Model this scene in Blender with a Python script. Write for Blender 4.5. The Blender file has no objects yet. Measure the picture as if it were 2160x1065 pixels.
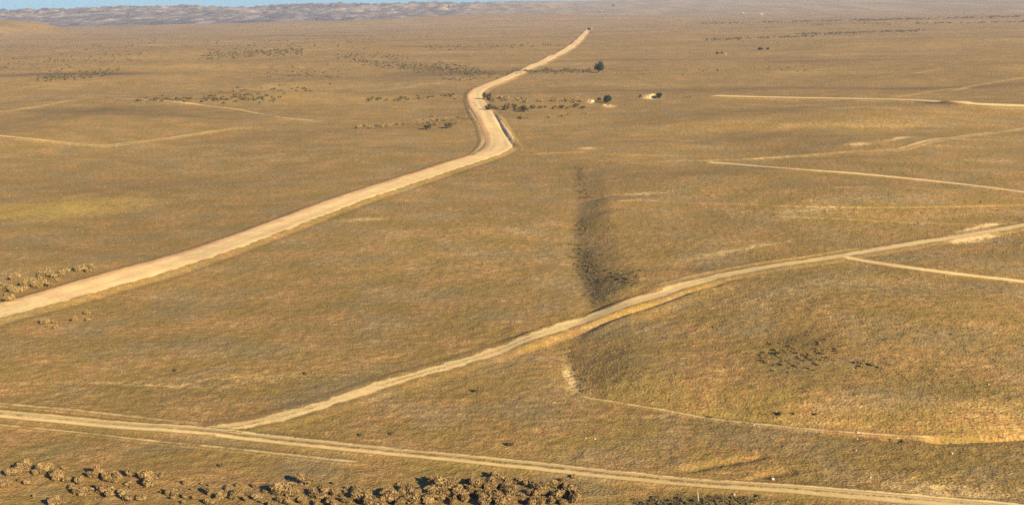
import bpy, math, random
import numpy as np
from mathutils import Vector, Matrix

SC = bpy.context.scene
COL = SC.collection
rng = np.random.default_rng(11)
random.seed(5)

# ------------------------------------------------------------------ camera
F = 2607.0            # focal length in photo pixels (2160 wide)
CAMH = 45.0
PITCH = math.atan((532.5 - 11.0) / F)
ROLL = math.radians(1.0)
_f = np.array([0, math.cos(PITCH), -math.sin(PITCH)])
_r0 = np.array([1.0, 0, 0])
_u0 = np.cross(_r0, _f)
_r = math.cos(ROLL) * _r0 - math.sin(ROLL) * _u0
_u = math.sin(ROLL) * _r0 + math.cos(ROLL) * _u0


def ray(px, py):
    px = np.asarray(px, float); py = np.asarray(py, float)
    a = (px - 1080.0) / F; b = -(py - 532.5) / F
    return (a[..., None] * _r + b[..., None] * _u + _f)


def plane(px, py, z=0.0):
    d = ray(px, py)
    t = (CAMH - z) / np.maximum(-d[..., 2], 1e-4)
    return d[..., 0] * t, d[..., 1] * t


def project(x, y, z=0.0):
    p = np.stack([x, y, np.zeros_like(x) + z - CAMH], -1)
    w = p @ _f
    w = np.where(w > 1e-3, w, 1e-3)
    return 1080 + F * (p @ _r) / w, 532.5 - F * (p @ _u) / w


# ------------------------------------------------------------------ noise
def _hash(ix, iy, seed):
    h = (ix.astype(np.int64) * 374761393 + iy.astype(np.int64) * 668265263 + seed * 974711) & 0x7fffffff
    h = ((h ^ (h >> 13)) * 1274126177) & 0x7fffffff
    h = (h ^ (h >> 16))
    return (h & 0xffff) / 65535.0


def vnoise(x, y, seed=0):
    ix = np.floor(x); iy = np.floor(y)
    fx = x - ix; fy = y - iy
    fx = fx * fx * fx * (fx * (fx * 6 - 15) + 10); fy = fy * fy * fy * (fy * (fy * 6 - 15) + 10)
    a = _hash(ix, iy, seed); b = _hash(ix + 1, iy, seed)
    c = _hash(ix, iy + 1, seed); d = _hash(ix + 1, iy + 1, seed)
    return (a + (b - a) * fx) * (1 - fy) + (c + (d - c) * fx) * fy - 0.5


def fbm(x, y, seed=0, oct=3):
    s = 0; a = 1.0
    for i in range(oct):
        s = s + a * vnoise(x * 2 ** i + 17.3 * i, y * 2 ** i - 9.1 * i, seed + i * 7)
        a *= 0.5
    return s


def sstep(a, b, x):
    t = np.clip((x - a) / (b - a), 0, 1)
    return t * t * (3 - 2 * t)


# ------------------------------------------------------------------ polylines
def spline(pts, n=12):
    P = np.array(pts, float)
    P = np.vstack([2 * P[0] - P[1], P, 2 * P[-1] - P[-2]])
    out = []
    for i in range(1, len(P) - 2):
        p0, p1, p2, p3 = P[i - 1], P[i], P[i + 1], P[i + 2]
        for k in range(n):
            t = k / n
            out.append(0.5 * ((2 * p1) + (-p0 + p2) * t + (2 * p0 - 5 * p1 + 4 * p2 - p3) * t * t + (-p0 + 3 * p1 - 3 * p2 + p3) * t ** 3))
    out.append(P[-2])
    return np.array(out)


def resample(P, steps):
    seg = np.hypot(*(P[1:] - P[:-1]).T); L = np.concatenate([[0], np.cumsum(seg)])
    out = []; s = 0
    while s < L[-1]:
        q = np.array([np.interp(s, L, P[:, 0]), np.interp(s, L, P[:, 1])])
        out.append(q); s += steps(np.hypot(*q))
    out.append(P[-1])
    return np.array(out)


class Poly:
    """signed distance (left of travel positive) and 0..1 parameter along the line"""
    def __init__(s, xy, reach):
        s.P = np.array(xy, float); s.reach = reach
        seg = np.hypot(*(s.P[1:] - s.P[:-1]).T)
        s.L = np.concatenate([[0], np.cumsum(seg)])
        s.lo = s.P.min(0) - reach; s.hi = s.P.max(0) + reach

    def query(s, x, y):
        n = len(x); G = 6 if s.reach < 60 else 200
        best = sd = tt = None
        rl = s.reach
        m = (x > s.lo[0]) & (x < s.hi[0]) & (y > s.lo[1]) & (y < s.hi[1])
        base = np.nonzero(m)[0]
        if not len(base):
            return base, np.zeros(0), np.zeros(0)
        X = x[base]; Y = y[base]
        best = np.full(len(X), 1e18); sd = np.ones(len(X)); tt = np.zeros(len(X))
        for c in range(0, len(s.P) - 1, G):
            Q = s.P[c:c + G + 1]; lo = Q.min(0) - rl; hi = Q.max(0) + rl
            k = np.nonzero((X > lo[0]) & (X < hi[0]) & (Y > lo[1]) & (Y < hi[1]))[0]
            if not len(k): continue
            xs = X[k]; ys = Y[k]; bb = best[k]; ss = sd[k]; t2 = tt[k]
            for i in range(c, min(c + G, len(s.P) - 1)):
                a = s.P[i]; d = s.P[i + 1] - a; l2 = d @ d + 1e-12
                t = np.clip(((xs - a[0]) * d[0] + (ys - a[1]) * d[1]) / l2, 0, 1)
                ex = xs - a[0] - t * d[0]; ey = ys - a[1] - t * d[1]
                q = ex * ex + ey * ey; w = q < bb
                bb = np.where(w, q, bb); ss = np.where(w, np.sign(d[0] * ey - d[1] * ex), ss)
                t2 = np.where(w, (s.L[i] + t * math.sqrt(l2)) / s.L[-1], t2)
            best[k] = bb; sd[k] = ss; tt[k] = t2
        w = best < rl * rl
        return base[w], np.sqrt(best[w]) * np.where(sd[w] == 0, 1, sd[w]), tt[w]


def px_poly(pts, reach, n=6):
    q = spline(pts, n)
    x, y = plane(q[:, 0], q[:, 1])
    return Poly(np.stack([x, y], 1), reach)


# ------------------------------------------------------------------ terrain height
gully = px_poly([(1236, 318), (1228, 345), (1219, 400), (1213, 450), (1211, 500), (1213, 560), (1226, 610), (1240, 650),
                 (1215, 690), (1200, 715), (1197, 780), (1213, 822), (1250, 840), (1316, 851), (1440, 873), (1560, 892),
                 (1807, 914), (2007, 923), (2160, 917), (2500, 905)], 240, 3)
bend_ditch = px_poly([(1036, 236), (1047, 252), (1060, 272), (1072, 290), (1081, 308), (1084, 318)], 12)
scarps = [(px_poly(p, 8), d, w) for p, d, w in [
    ([(1432, 994), (1480, 983), (1530, 974), (1580, 966), (1625, 961)], .34, .75),
    ([(1590, 1004), (1640, 996), (1680, 990)], .22, .8),
    ([(1930, 923), (1985, 925), (2060, 922), (2160, 917), (2300, 910)], .85, .7),
    ([(1860, 917), (1878, 924), (1905, 925)], .3, .45),
    ([(1195, 40), (1235, 30), (1255, 33)], 5.0, 22.0),
]]
bumps = []            # x, y, sigma_x, sigma_y, rotation, height


def bump(px, py, sx, sy, h, rot=0.0):
    x, y = plane(np.array([px]), np.array([py]))
    bumps.append((x[0], y[0], sx, sy, rot, h))


bump(215, 262, 42, 40, 5.2)
bump(30, 300, 30, 25, 2.0)
bump(500, 212, 62, 26, 4.2, .15)
bump(350, 150, 130, 60, 5)
bump(600, 110, 160, 80, 5, .2)
bump(110, 120, 120, 60, 4)
bump(60, 175, 80, 40, 4)
bump(870, 118, 110, 50, 4, -.2)
bump(1010, 44, 300, 200, 12)
bump(20, 76, 120, 150, 34)
bump(1900, 345, 45, 30, 2.2, .3)
bump(1700, 300, 50, 24, 2.0)
bump(1620, 262, 60, 26, 2.0)
bump(1900, 245, 80, 30, 2.4, .2)
bump(1500, 395, 22, 15, 1.3)
bump(1850, 430, 40, 16, 1.5)
bump(1640, 640, 16, 26, 1.2, .4)
bump(1900, 690, 20, 22, 1.3, .2)
bump(1460, 1112, 3.6, 3.3, 1.55, -.2)
bump(1640, 1120, 4.0, 3.0, .8, -.2)
bump(90, 560, 30, 14, 1.4, -.3)
bump(1700, 60, 300, 120, 6)
bump(2050, 90, 250, 100, 5, .1)


def H0(x, y):
    x = np.asarray(x, float).ravel(); y = np.asarray(y, float).ravel()
    d = np.hypot(x, y)
    h = 0.15 * fbm(x / 9, y / 9, 3, 3) * (1 - sstep(140, 380, d))
    h = h + 1.3 * vnoise(x / 46, y / 38, 5) * sstep(110, 260, d)
    h = h + 2.4 * vnoise(x / 120, y / 90, 6) * sstep(220, 520, d)
    h = h + 3.4 * vnoise(x / 330, y / 210, 9) * sstep(420, 900, d)
    h = h + 9.0 * vnoise(x / 900, y / 500, 10) * sstep(900, 2200, d)
    h = h + 16.0 * vnoise(x / 2100, y / 900, 12) * sstep(1800, 3500, d)
    h = h + 3.0 * vnoise(x / 60, y / 38, 14) * sstep(25, 75, x) * sstep(150, 240, d) * (1 - sstep(380, 520, d))
    h = h + 4.0 * vnoise(x / 95, y / 60, 15) * sstep(75, 140, -x) * sstep(340, 450, d) * (1 - sstep(1000, 1600, d))
    for bx, by, sx, sy, ro, bh in bumps:
        R = 3.6 * max(sx, sy)
        k = np.nonzero((np.abs(x - bx) < R) & (np.abs(y - by) < R))[0]
        if len(k):
            ex = x[k] - bx; ey = y[k] - by
            c, s = math.cos(ro), math.sin(ro)
            a = (ex * c + ey * s) / sx; b = (-ex * s + ey * c) / sy
            h[k] += bh * np.exp(-(a * a + b * b) * 0.9)
    k, s, t = gully.query(x, y)
    yk = y[k]
    taper = 1 - sstep(235, 362, yk)
    A = (1.15 + .3 * sstep(150, 185, yk)) * (.75 + .5 * sstep(-.2, .25, vnoise(yk / 16, yk * 0, 23)))
    A = A + (1.2 - A) * sstep(6, 26, s)
    W = 9.0 + 3 * vnoise(x[k] / 14, y[k] / 14, 21)
    g = A * sstep(0, 1, s / W) * (1 - sstep(45, 230, s)) - 0.15 * np.exp(-(s / 2.2) ** 2)
    h[k] += taper * g
    k, s, t = bend_ditch.query(x, y)
    w = sstep(0, .2, t) * (1 - sstep(.9, 1, t))
    h[k] += w * (-0.35 * np.exp(-((s) / .5) ** 2) + .42 * sstep(.1, 1.1, s) * (1 - sstep(1.4, 4.0, s)) + .22 * np.exp(-((s - 2.2) / .5) ** 2))
    for p, dep, wid in scarps:
        k, s, t = p.query(x, y)
        h[k] -= dep * np.exp(-(s / wid) ** 2) * sstep(0, .15, t) * (1 - sstep(.85, 1, t))
    return h


def cast(px, py, HH, it=9):
    px = np.asarray(px, float); py = np.asarray(py, float)
    z = np.zeros(px.shape)
    for _ in range(it):
        x, y = plane(px, py, z)
        zn = HH(x, y).reshape(px.shape)
        z = z * .35 + zn * .65
    return x, y, z


# ------------------------------------------------------------------ roads (pixel centre lines -> ground)
def road_xy(pts, n=10):
    q = spline(pts, n)
    x, y, z = cast(q[:, 0], q[:, 1], H0)
    P = np.stack([x, y], 1)
    for _ in range(3):
        P[1:-1] = .25 * P[:-2] + .5 * P[1:-1] + .25 * P[2:]
    return resample(P, lambda d: max(.5, .0035 * d))


ROADS = {
 'road': dict(pts=[(-300, 736), (-120, 690), (0, 658), (110, 629), (200, 603), (400, 545), (600, 474), (720, 428), (853, 384), (950, 352),
                   (1010, 333), (1046, 317), (1053, 298), (1044, 276), (1027, 249), (1009, 224), (1002, 205), (1012, 190), (1050, 174),
                   (1080, 162), (1120, 143), (1187, 111), (1220, 87), (1236, 68), (1246, 60)], hw=5.0, kind='graded', lift=.22,
              label='broad pale graded dirt road bending twice and running off to the horizon'),
 'lane': dict(pts=[(360, 908), (420, 910), (467, 906), (533, 895), (633, 870), (720, 843), (820, 810), (953, 772), (1053, 741), (1120, 719),
                     (1182, 699), (1244, 679), (1323, 648), (1400, 621), (1440, 605), (1573, 573), (1757, 545), (1907, 519), (2040, 498),
                     (2160, 477), (2330, 445)], hw=2.7, kind='lane', lift=.10, label='narrow dirt lane climbing to the right across the gully on a low bank'),
 'track': dict(pts=[(-160, 862), (0, 875), (233, 897), (400, 910), (500, 920), (720, 944), (1053, 977), (1440, 1018), (1640, 1031),
                    (1840, 1048), (2007, 1062), (2160, 1076), (2300, 1092)], hw=1.75, kind='two', lift=.06,
               label='two rutted dirt track crossing the whole foreground above the shrubs'),
 'spur': dict(pts=[(1752, 545), (1773, 544), (1830, 553), (1907, 565), (2030, 581), (2160, 596), (2320, 617)], hw=1.7, kind='lane', lift=.09,
              label='straight pale spur track leaving the lane towards the right edge'),
 'upper_rut': dict(pts=[(-120, 841), (0, 852), (167, 867), (333, 886), (462, 899)], hw=.8, kind='faint', lift=.05,
                   label='pale single rut running just above the foreground track on the left'),
 'lower_rut': dict(pts=[(-120, 887), (0, 897), (167, 913), (333, 932), (500, 948), (720, 972), (790, 978)], hw=.6, kind='faint', lift=.05,
                   label='thin pale rut running just below the foreground track on the left'),
 'verge_rut': dict(pts=[(650, 927), (720, 933), (863, 945), (1000, 958), (1153, 973), (1353, 993), (1460, 1004), (1600, 1010)], hw=.55, kind='patchy', lift=.05,
                   label='broken pale rut running just above the middle of the foreground track'),
 'streambed': dict(pts=[(1216, 827), (1228, 835), (1246, 841), (1281, 846), (1316, 852), (1376, 862), (1440, 873),
                        (1507, 885), (1673, 903), (1807, 914), (1940, 922), (2000, 924)], hw=.5, kind='faint', lift=.05,
                   label='thin pale dry streambed curving along the foot of the scrubby hill'),
 'middle_track': dict(pts=[(1478, 343), (1540, 347), (1640, 356), (1807, 368), (2007, 388), (2160, 407), (2330, 432)], hw=1.7, kind='lane', lift=.16,
                      label='pale straight track on the right starting bluntly below the winding track'),
 'far_track': dict(pts=[(1478, 206), (1580, 209), (1673, 211), (1840, 214), (1940, 217), (2040, 224), (2160, 229), (2330, 236)], hw=5.6, kind='lane', lift=.3,
                   label='bright straight far track reaching the right edge beside the faint diagonal trail'),
 'winding_track': dict(pts=[(1560, 338), (1600, 334), (1700, 328), (1787, 321), (1830, 319), (1890, 316), (1925, 307), (1957, 298), (2040, 287), (2160, 272), (2330, 250)],
                       hw=2.0, kind='faint', lift=.2, label='winding pale track above the middle track on the right'),
 'diagonal_trail': dict(pts=[(1850, 208), (1907, 200), (1973, 190), (2030, 183), (2090, 173), (2160, 162), (2330, 136)], hw=3.8, kind='patchy', lift=.3,
                        label='faint diagonal trail rising from the bright far track to the right edge'),
 'hill_track': dict(pts=[(225, 207), (333, 213), (410, 221), (467, 228), (507, 233), (550, 242), (617, 252), (693, 257)], hw=2.6, kind='faint', lift=.35,
                    label='pale track over the crest of the rounded hill on the left'),
 'valley_track': dict(pts=[(-150, 277), (0, 288), (100, 298), (207, 308), (260, 304), (317, 297), (400, 286), (483, 273), (567, 269)], hw=2.1, kind='faint', lift=.3,
                      label='pale track dipping below the rounded hill on the left'),
 'crest_trail': dict(pts=[(-120, 238), (0, 236), (50, 230), (110, 220), (160, 210), (233, 206)], hw=2.2, kind='faint', lift=.3,
                     label='faint trail climbing the left flank of the rounded hill'),
 'shoulder_track': dict(pts=[(984, 212), (997, 243), (1009, 262), (1016, 283), (1019, 302), (1006, 320), (985, 334)], hw=1.5, kind='faint', lift=.1,
                        label='orange side track hugging the left shoulder of the graded road at its bend'),
 'fault_trail': dict(pts=[(1110, 324), (1180, 322), (1240, 320), (1300, 326), (1400, 328), (1480, 330), (1600, 335)], hw=1.6, kind='patchy', lift=.2,
                     label='faint straw coloured trail crossing the head of the gully'),
 'slope_trail': dict(pts=[(1290, 424), (1360, 422), (1440, 427), (1560, 430), (1673, 434), (1800, 436), (1940, 436), (2160, 432), (2330, 430)], hw=.7, kind='patchy', lift=.12,
                     label='faint level trail across the slope below the middle track'),
 'lower_trail': dict(pts=[(1620, 455), (1760, 460), (1900, 467), (2060, 473), (2160, 470)], hw=.8, kind='patchy', lift=.12,
                     label='faint short trail just above the climbing lane on the right'),
}
for k, r in ROADS.items():      # carry tracks that leave the view on over the plain
    p = r['pts']
    for i, j in ((0, 1), (-1, -2)):
        if p[i][0] < -50 or p[i][0] > 2200:
            q = tuple(p[i][c] + 2.4 * (p[i][c] - p[j][c]) for c in (0, 1))
            if q[1] > 40: p.insert(0, q) if i == 0 else p.append(q)
for k, r in ROADS.items():
    r['xy'] = road_xy(r['pts'])
    r['poly'] = Poly(resample(r['xy'], lambda d: max(2.0, .012 * d)), r['hw'] + 6)

_lane = ROADS['lane']


def H(x, y):
    sh = np.shape(x)
    x = np.asarray(x, float).ravel(); y = np.asarray(y, float).ravel()
    h = H0(x, y)
    d = np.hypot(x, y)      # micro relief of tussocks in the nearer ground
    k = np.nonzero(d < 400)[0]
    mic = np.zeros(len(x))
    mic[k] = (1 - sstep(180, 400, d[k])) * (.09 * vnoise(x[k] / .9, y[k] / .9, 31) + .08 * vnoise(x[k] / 2.1, y[k] / 2.1, 33))
    for r in ROADS.values():      # worn smooth along every track
        k, s, t = r['poly'].query(x, y)
        mic[k] *= sstep(1.15, 1.8, np.abs(s) / r['hw'])
    h = h + mic
    # graded road: slightly raised bed with a shallow ditch on both sides
    r = ROADS['road']
    k, s, t = r['poly'].query(x, y)
    h[k] += .22 * (1 - sstep(3.6, 6.0, np.abs(s))) - .16 * np.exp(-((-s - 6.2) / 1.0) ** 2)
    # the lane crosses the gully on a bank and is cut into the hill beyond it
    k, s, t = _lane['poly'].query(x, y)
    px, _ = project(x[k], y[k])
    bank = .75 * sstep(1040, 1130, px) * (1 - sstep(1290, 1420, px))
    cut = sstep(1215, 1290, px) * (1 - sstep(1470, 1580, px))
    h[k] += (.08 + .55 * bank) * (1 - sstep(1.7, 3.6, np.abs(s)))
    h[k] += (.12 * bank) * np.exp(-((s - 2.0) / .6) ** 2)
    h[k] += cut * (.34 * sstep(3.0, 4.6, -s) * (1 - sstep(5.0, 8.0, -s)) - .35 * np.exp(-((-s - 3.0) / .7) ** 2))
    verge = sstep(1330, 1450, px) * (1 - sstep(1760, 1850, px))
    h[k] += verge * .4 * np.exp(-((s - 3.4) / .7) ** 2)
    r = ROADS['far_track']
    k, s, t = r['poly'].query(x, y)
    h[k] += .8 * (1 - sstep(.7, 1.7, np.abs(s) / r['hw']))
    for n in ('track', 'spur', 'middle_track'):
        r = ROADS[n]
        k, s, t = r['poly'].query(x, y)
        h[k] += .10 * (1 - sstep(.6, 1.0, np.abs(s) / r['hw']))
        for e in (-.5, .5):
            h[k] -= .09 * np.exp(-((s / r['hw'] - e) / .16) ** 2)
    return h.reshape(sh)


# ------------------------------------------------------------------ mesh helpers
def tag(o, label=None, cat=None, group=None, kind=None):
    if label: o['label'] = label
    if cat: o['category'] = cat
    if group: o['group'] = group
    if kind: o['kind'] = kind
    return o


def mesh_np(name, V, faces, smooth=True, mat=None, attrs=None):
    """faces: (n,k) int array"""
    me = bpy.data.meshes.new(name)
    V = np.asarray(V, np.float32); faces = np.asarray(faces, np.int32)
    n, k = faces.shape
    me.vertices.add(len(V)); me.vertices.foreach_set('co', V.ravel())
    me.loops.add(n * k); me.loops.foreach_set('vertex_index', faces.ravel())
    me.polygons.add(n)
    me.polygons.foreach_set('loop_start', np.arange(0, n * k, k, dtype=np.int32))
    me.polygons.foreach_set('use_smooth', np.full(n, smooth))
    for an, av in (attrs or {}).items():
        a = me.attributes.new(an, 'FLOAT', 'POINT'); a.data.foreach_set('value', np.asarray(av, np.float32))
    if mat: me.materials.append(mat)
    me.update(calc_edges=True)
    return me


def add(name, me, parent=None):
    o = bpy.data.objects.new(name, me); COL.objects.link(o)
    if parent: o.parent = parent
    return o


def empty(name, loc):
    o = bpy.data.objects.new(name, None); COL.objects.link(o); o.location = loc; o.empty_display_size = .3
    return o


# ------------------------------------------------------------------ materials
class NT:
    def __init__(s, nt): s.nt = nt
    def n(s, typ, **kw):
        nd = s.nt.nodes.new(typ)
        for k, v in kw.items(): setattr(nd, k, v)
        return nd
    def link(s, a, b): s.nt.links.new(a, b)
    def val(s, sock, v):
        if hasattr(v, 'is_output'): s.link(v, sock)
        else: sock.default_value = v
    def math(s, op, a, b=0.0, clamp=False):
        nd = s.n('ShaderNodeMath', operation=op, use_clamp=clamp)
        s.val(nd.inputs[0], a); s.val(nd.inputs[1], b)
        return nd.outputs[0]
    def mix(s, f, a, b):
        nd = s.n('ShaderNodeMix', data_type='RGBA')
        s.val(nd.inputs[0], f)
        for i, c in ((6, a), (7, b)):
            s.val(nd.inputs[i], c if hasattr(c, 'is_output') else (*c, 1))
        return nd.outputs[2]
    def ramp(s, v, lo, hi):
        nd = s.n('ShaderNodeMapRange', interpolation_type='SMOOTHSTEP')
        s.val(nd.inputs[0], v); nd.inputs[1].default_value = lo; nd.inputs[2].default_value = hi
        return nd.outputs[0]
    def noise(s, co, scale, detail=3, rough=.6):
        nd = s.n('ShaderNodeTexNoise', noise_dimensions='3D')
        s.link(co, nd.inputs['Vector']); nd.inputs['Scale'].default_value = scale
        nd.inputs['Detail'].default_value = detail; nd.inputs['Roughness'].default_value = rough
        return nd.outputs[0]
    def attr(s, name):
        return s.n('ShaderNodeAttribute', attribute_name=name).outputs['Fac']


def new_mat(name):
    m = bpy.data.materials.new(name); m.use_nodes = True
    m.node_tree.nodes.clear()
    t = NT(m.node_tree)
    out = t.n('ShaderNodeOutputMaterial'); b = t.n('ShaderNodeBsdfPrincipled')
    b.inputs['Roughness'].default_value = .95
    b.inputs['Specular IOR Level'].default_value = .1
    t.link(b.outputs[0], out.inputs[0])
    return m, t, b


C_OLIVE = (.296, .196, .050)
C_RED = (.346, .188, .060)
C_GREY = (.278, .204, .092)
C_STRAW = (.54, .365, .125)
C_OCHRE = (.45, .295, .06)
C_DARK = (.060, .048, .026)
C_PALE = (.87, .625, .255)
C_PALE2 = (.82, .525, .22)


def ground_color(t):
    pos = t.n('ShaderNodeNewGeometry').outputs['Position']
    sep = t.n('ShaderNodeSeparateXYZ'); t.link(pos, sep.inputs[0])
    flat = t.n('ShaderNodeCombineXYZ'); t.link(sep.outputs[0], flat.inputs[0]); t.link(sep.outputs[1], flat.inputs[1])
    co = flat.outputs[0]
    n_f = t.noise(co, 3.2, 2, .6)        # tufts
    n_m = t.noise(co, .75, 3, .6)
    n_l = t.noise(co, .10, 4, .6)
    n_x = t.noise(co, .016, 4, .6)
    n_xx = t.noise(co, .0032, 4, .6)
    hue = t.noise(co, .9, 3, .65)
    hue2 = t.noise(co, .10, 4, .65)
    h = t.ramp(t.math('ADD', t.math('MULTIPLY', hue, .5), t.math('MULTIPLY', hue2, .5)), .43, .59)
    c = t.mix(h, C_OLIVE, C_RED)
    c = t.mix(t.math('MULTIPLY', t.ramp(t.noise(co, .07, 3, .6), .46, .64), .55), c, C_GREY)
    # straw tufts
    st = t.math('ADD', t.math('ADD', t.math('MULTIPLY', n_f, .40), t.math('MULTIPLY', n_m, .40)),
                t.math('ADD', t.math('MULTIPLY', n_l, .30), t.math('MULTIPLY', t.attr('pale'), .28)))
    st = t.math('MULTIPLY', t.ramp(st, .56, .80), .85)
    c = t.mix(st, c, C_STRAW)
    c = t.mix(t.math('MULTIPLY', t.ramp(t.math('ADD', t.attr('pale'), t.math('MULTIPLY', n_m, .9)), .75, 1.35), .8), c, C_PALE2)
    c = t.mix(t.math('MULTIPLY', t.ramp(t.math('ADD', t.attr('ochre'), t.math('MULTIPLY', n_l, .5)), .45, 1.15), .8), c, C_OCHRE)
    # dark scrub, plus the left hill face's shading put into the colour
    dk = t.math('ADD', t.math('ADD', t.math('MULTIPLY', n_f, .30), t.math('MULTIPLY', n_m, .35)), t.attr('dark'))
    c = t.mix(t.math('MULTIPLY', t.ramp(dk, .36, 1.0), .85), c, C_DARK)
    big = t.math('ADD', t.math('ADD', t.math('MULTIPLY', n_l, .55), t.math('MULTIPLY', n_x, .7)), t.math('MULTIPLY', n_xx, .5))
    br = t.n('ShaderNodeMapRange'); t.link(big, br.inputs[0])
    br.inputs[1].default_value = .62; br.inputs[2].default_value = 1.13; br.inputs[3].default_value = .80; br.inputs[4].default_value = 1.28
    fine = t.n('ShaderNodeMapRange'); t.link(t.math('ADD', t.math('MULTIPLY', n_f, .6), t.math('MULTIPLY', n_m, .4)), fine.inputs[0])
    fine.inputs[1].default_value = .34; fine.inputs[2].default_value = .66; fine.inputs[3].default_value = .68; fine.inputs[4].default_value = 1.32
    v = t.math('MULTIPLY', br.outputs[0], fine.outputs[0])
    sc = t.n('ShaderNodeVectorMath', operation='SCALE'); t.link(c, sc.inputs[0]); t.link(v, sc.inputs['Scale'])
    bmp = t.math('SUBTRACT', t.math('ADD', t.math('MULTIPLY', n_f, .22), t.math('MULTIPLY', n_m, .35)), .285)
    return co, sc.outputs[0], bmp, n_f, n_m, n_l


def bump_node(t, b, height, dist, strength=1.0):
    bn = t.n('ShaderNodeBump'); bn.inputs['Strength'].default_value = strength; bn.inputs['Distance'].default_value = dist
    t.link(height, bn.inputs['Height']); t.link(bn.outputs[0], b.inputs['Normal'])


M_GROUND, t, b = new_mat('dry_grassland')
co, gc, gb, *_ = ground_color(t)
t.link(gc, b.inputs['Base Color']); bump_node(t, b, gb, .7)

M_ROAD, t, b = new_mat('dirt_road')
co, gc, gb, nf, nm, nl = ground_color(t)
w = t.math('ADD', t.attr('road'), t.math('MULTIPLY', t.math('SUBTRACT', t.math('ADD', t.math('MULTIPLY', nf, .45), t.math('MULTIPLY', nm, .55)), .5), 1.1))
w = t.ramp(w, .30, .72)
dirt = t.mix(t.ramp(t.noise(co, .22, 4, .6), .38, .62), C_PALE, C_PALE2)
dirt = t.mix(t.attr('warm'), dirt, (.60, .31, .13))
dirt = t.mix(t.attr('worn'), dirt, (.60, .42, .16))
sc = t.n('ShaderNodeVectorMath', operation='SCALE'); t.link(dirt, sc.inputs[0])
mr = t.n('ShaderNodeMapRange'); t.link(t.noise(co, 1.3, 4, .7), mr.inputs[0])
mr.inputs[1].default_value = .3; mr.inputs[2].default_value = .7; mr.inputs[3].default_value = .82; mr.inputs[4].default_value = 1.12
sk = t.n('ShaderNodeMapRange'); t.link(t.attr('streak'), sk.inputs[0]); sk.inputs[3].default_value = .84; sk.inputs[4].default_value = 1.18
t.link(t.math('MULTIPLY', mr.outputs[0], sk.outputs[0]), sc.inputs['Scale'])
t.link(t.mix(w, gc, sc.outputs[0]), b.inputs['Base Color'])
bump_node(t, b, t.math('MULTIPLY', gb, t.math('SUBTRACT', 1.15, w)), .45)

M_HILL, t, b = new_mat('badland_hills')
pos = t.n('ShaderNodeNewGeometry').outputs['Position']
mp = t.n('ShaderNodeMapping'); t.link(pos, mp.inputs[0]); mp.inputs['Scale'].default_value = (1, .12, 4.5); pos = mp.outputs[0]
n1 = t.noise(pos, .011, 5, .65); n2 = t.noise(pos, .019, 4, .62)
c = t.mix(t.ramp(n1, .42, .6), (.12, .10, .07), (.27, .20, .125))
c = t.mix(t.math('MULTIPLY', t.ramp(n2, .57, .68), .65), c, (.56, .45, .33))
c = t.mix(t.math('MULTIPLY', t.ramp(n2, .47, .38), .85), c, (.045, .048, .03))
c = t.mix(t.math('MULTIPLY', t.attr('grassy'), .92), c, t.mix(t.ramp(n1, .4, .62), (.30, .20, .060), (.40, .27, .095)))
t.link(c, b.inputs['Base Color'])


def leaf_mat(name, c1, c2, attr='tone'):
    m, t, b = new_mat(name)
    oi = t.n('ShaderNodeObjectInfo').outputs['Random']
    f = t.math('ADD', t.math('MULTIPLY', t.attr(attr), .75), t.math('MULTIPLY', oi, .25))
    grn = tuple(v * k for v, k in zip(c2, (.78, .82, .76)))
    t.link(t.mix(t.math('MULTIPLY', t.ramp(oi, .55, .95), .7), t.mix(f, c1, c2), t.mix(f, c1, grn)), b.inputs['Base Color'])
    b.inputs['Roughness'].default_value = .9
    return m


M_LEAF = leaf_mat('saltbush_leaves', (.13, .083, .034), (.45, .295, .12))
M_BROWNLEAF = leaf_mat('brown_scrub_leaves', (.17, .118, .046), (.47, .32, .125))
M_DARKLEAF = leaf_mat('dark_scrub_leaves', (.05, .048, .022), (.22, .165, .072))
M_TREE = leaf_mat('tree_leaves', (.020, .030, .016), (.060, .070, .032))
M_TUFT = leaf_mat('tuft_blades', (.13, .092, .033), (.36, .25, .09))
M_WOOD, t, b = new_mat('grey_wood')
n1 = t.noise(t.n('ShaderNodeTexCoord').outputs['Object'], 8, 3)
t.link(t.mix(n1, (.10, .075, .05), (.26, .20, .14)), b.inputs['Base Color'])
M_STONE, t, b = new_mat('pale_stone')
n1 = t.noise(t.n('ShaderNodeTexCoord').outputs['Object'], 5, 4)
t.link(t.mix(n1, (.38, .29, .19), (.56, .46, .33)), b.inputs['Base Color'])
M_STAKE, t, b = new_mat('weathered_stake')
n1 = t.noise(t.n('ShaderNodeTexCoord').outputs['Object'], 12, 3)
t.link(t.mix(n1, (.34, .29, .22), (.52, .46, .36)), b.inputs['Base Color'])
M_WALL, t, b = new_mat('dark_boards')
n1 = t.noise(t.n('ShaderNodeTexCoord').outputs['Object'], .6, 3)
t.link(t.mix(n1, (.04, .04, .045), (.08, .075, .07)), b.inputs['Base Color'])
M_WHITE, t, b = new_mat('white_boards')
n1 = t.noise(t.n('ShaderNodeTexCoord').outputs['Object'], .6, 3)
t.link(t.mix(n1, (.46, .40, .32), (.56, .49, .39)), b.inputs['Base Color'])
M_ROOF, t, b = new_mat('grey_sheet_roof')
n1 = t.noise(t.n('ShaderNodeTexCoord').outputs['Object'], .5, 3)
t.link(t.mix(n1, (.16, .17, .18), (.24, .25, .25)), b.inputs['Base Color'])

# ------------------------------------------------------------------ ground sheet
def patch(px, py, cx, cy, rx, ry, slope=0.0):
    a = (px - cx) / rx; b = (py - cy - slope * (px - cx)) / ry
    return np.exp(-(a * a + b * b))


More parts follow.
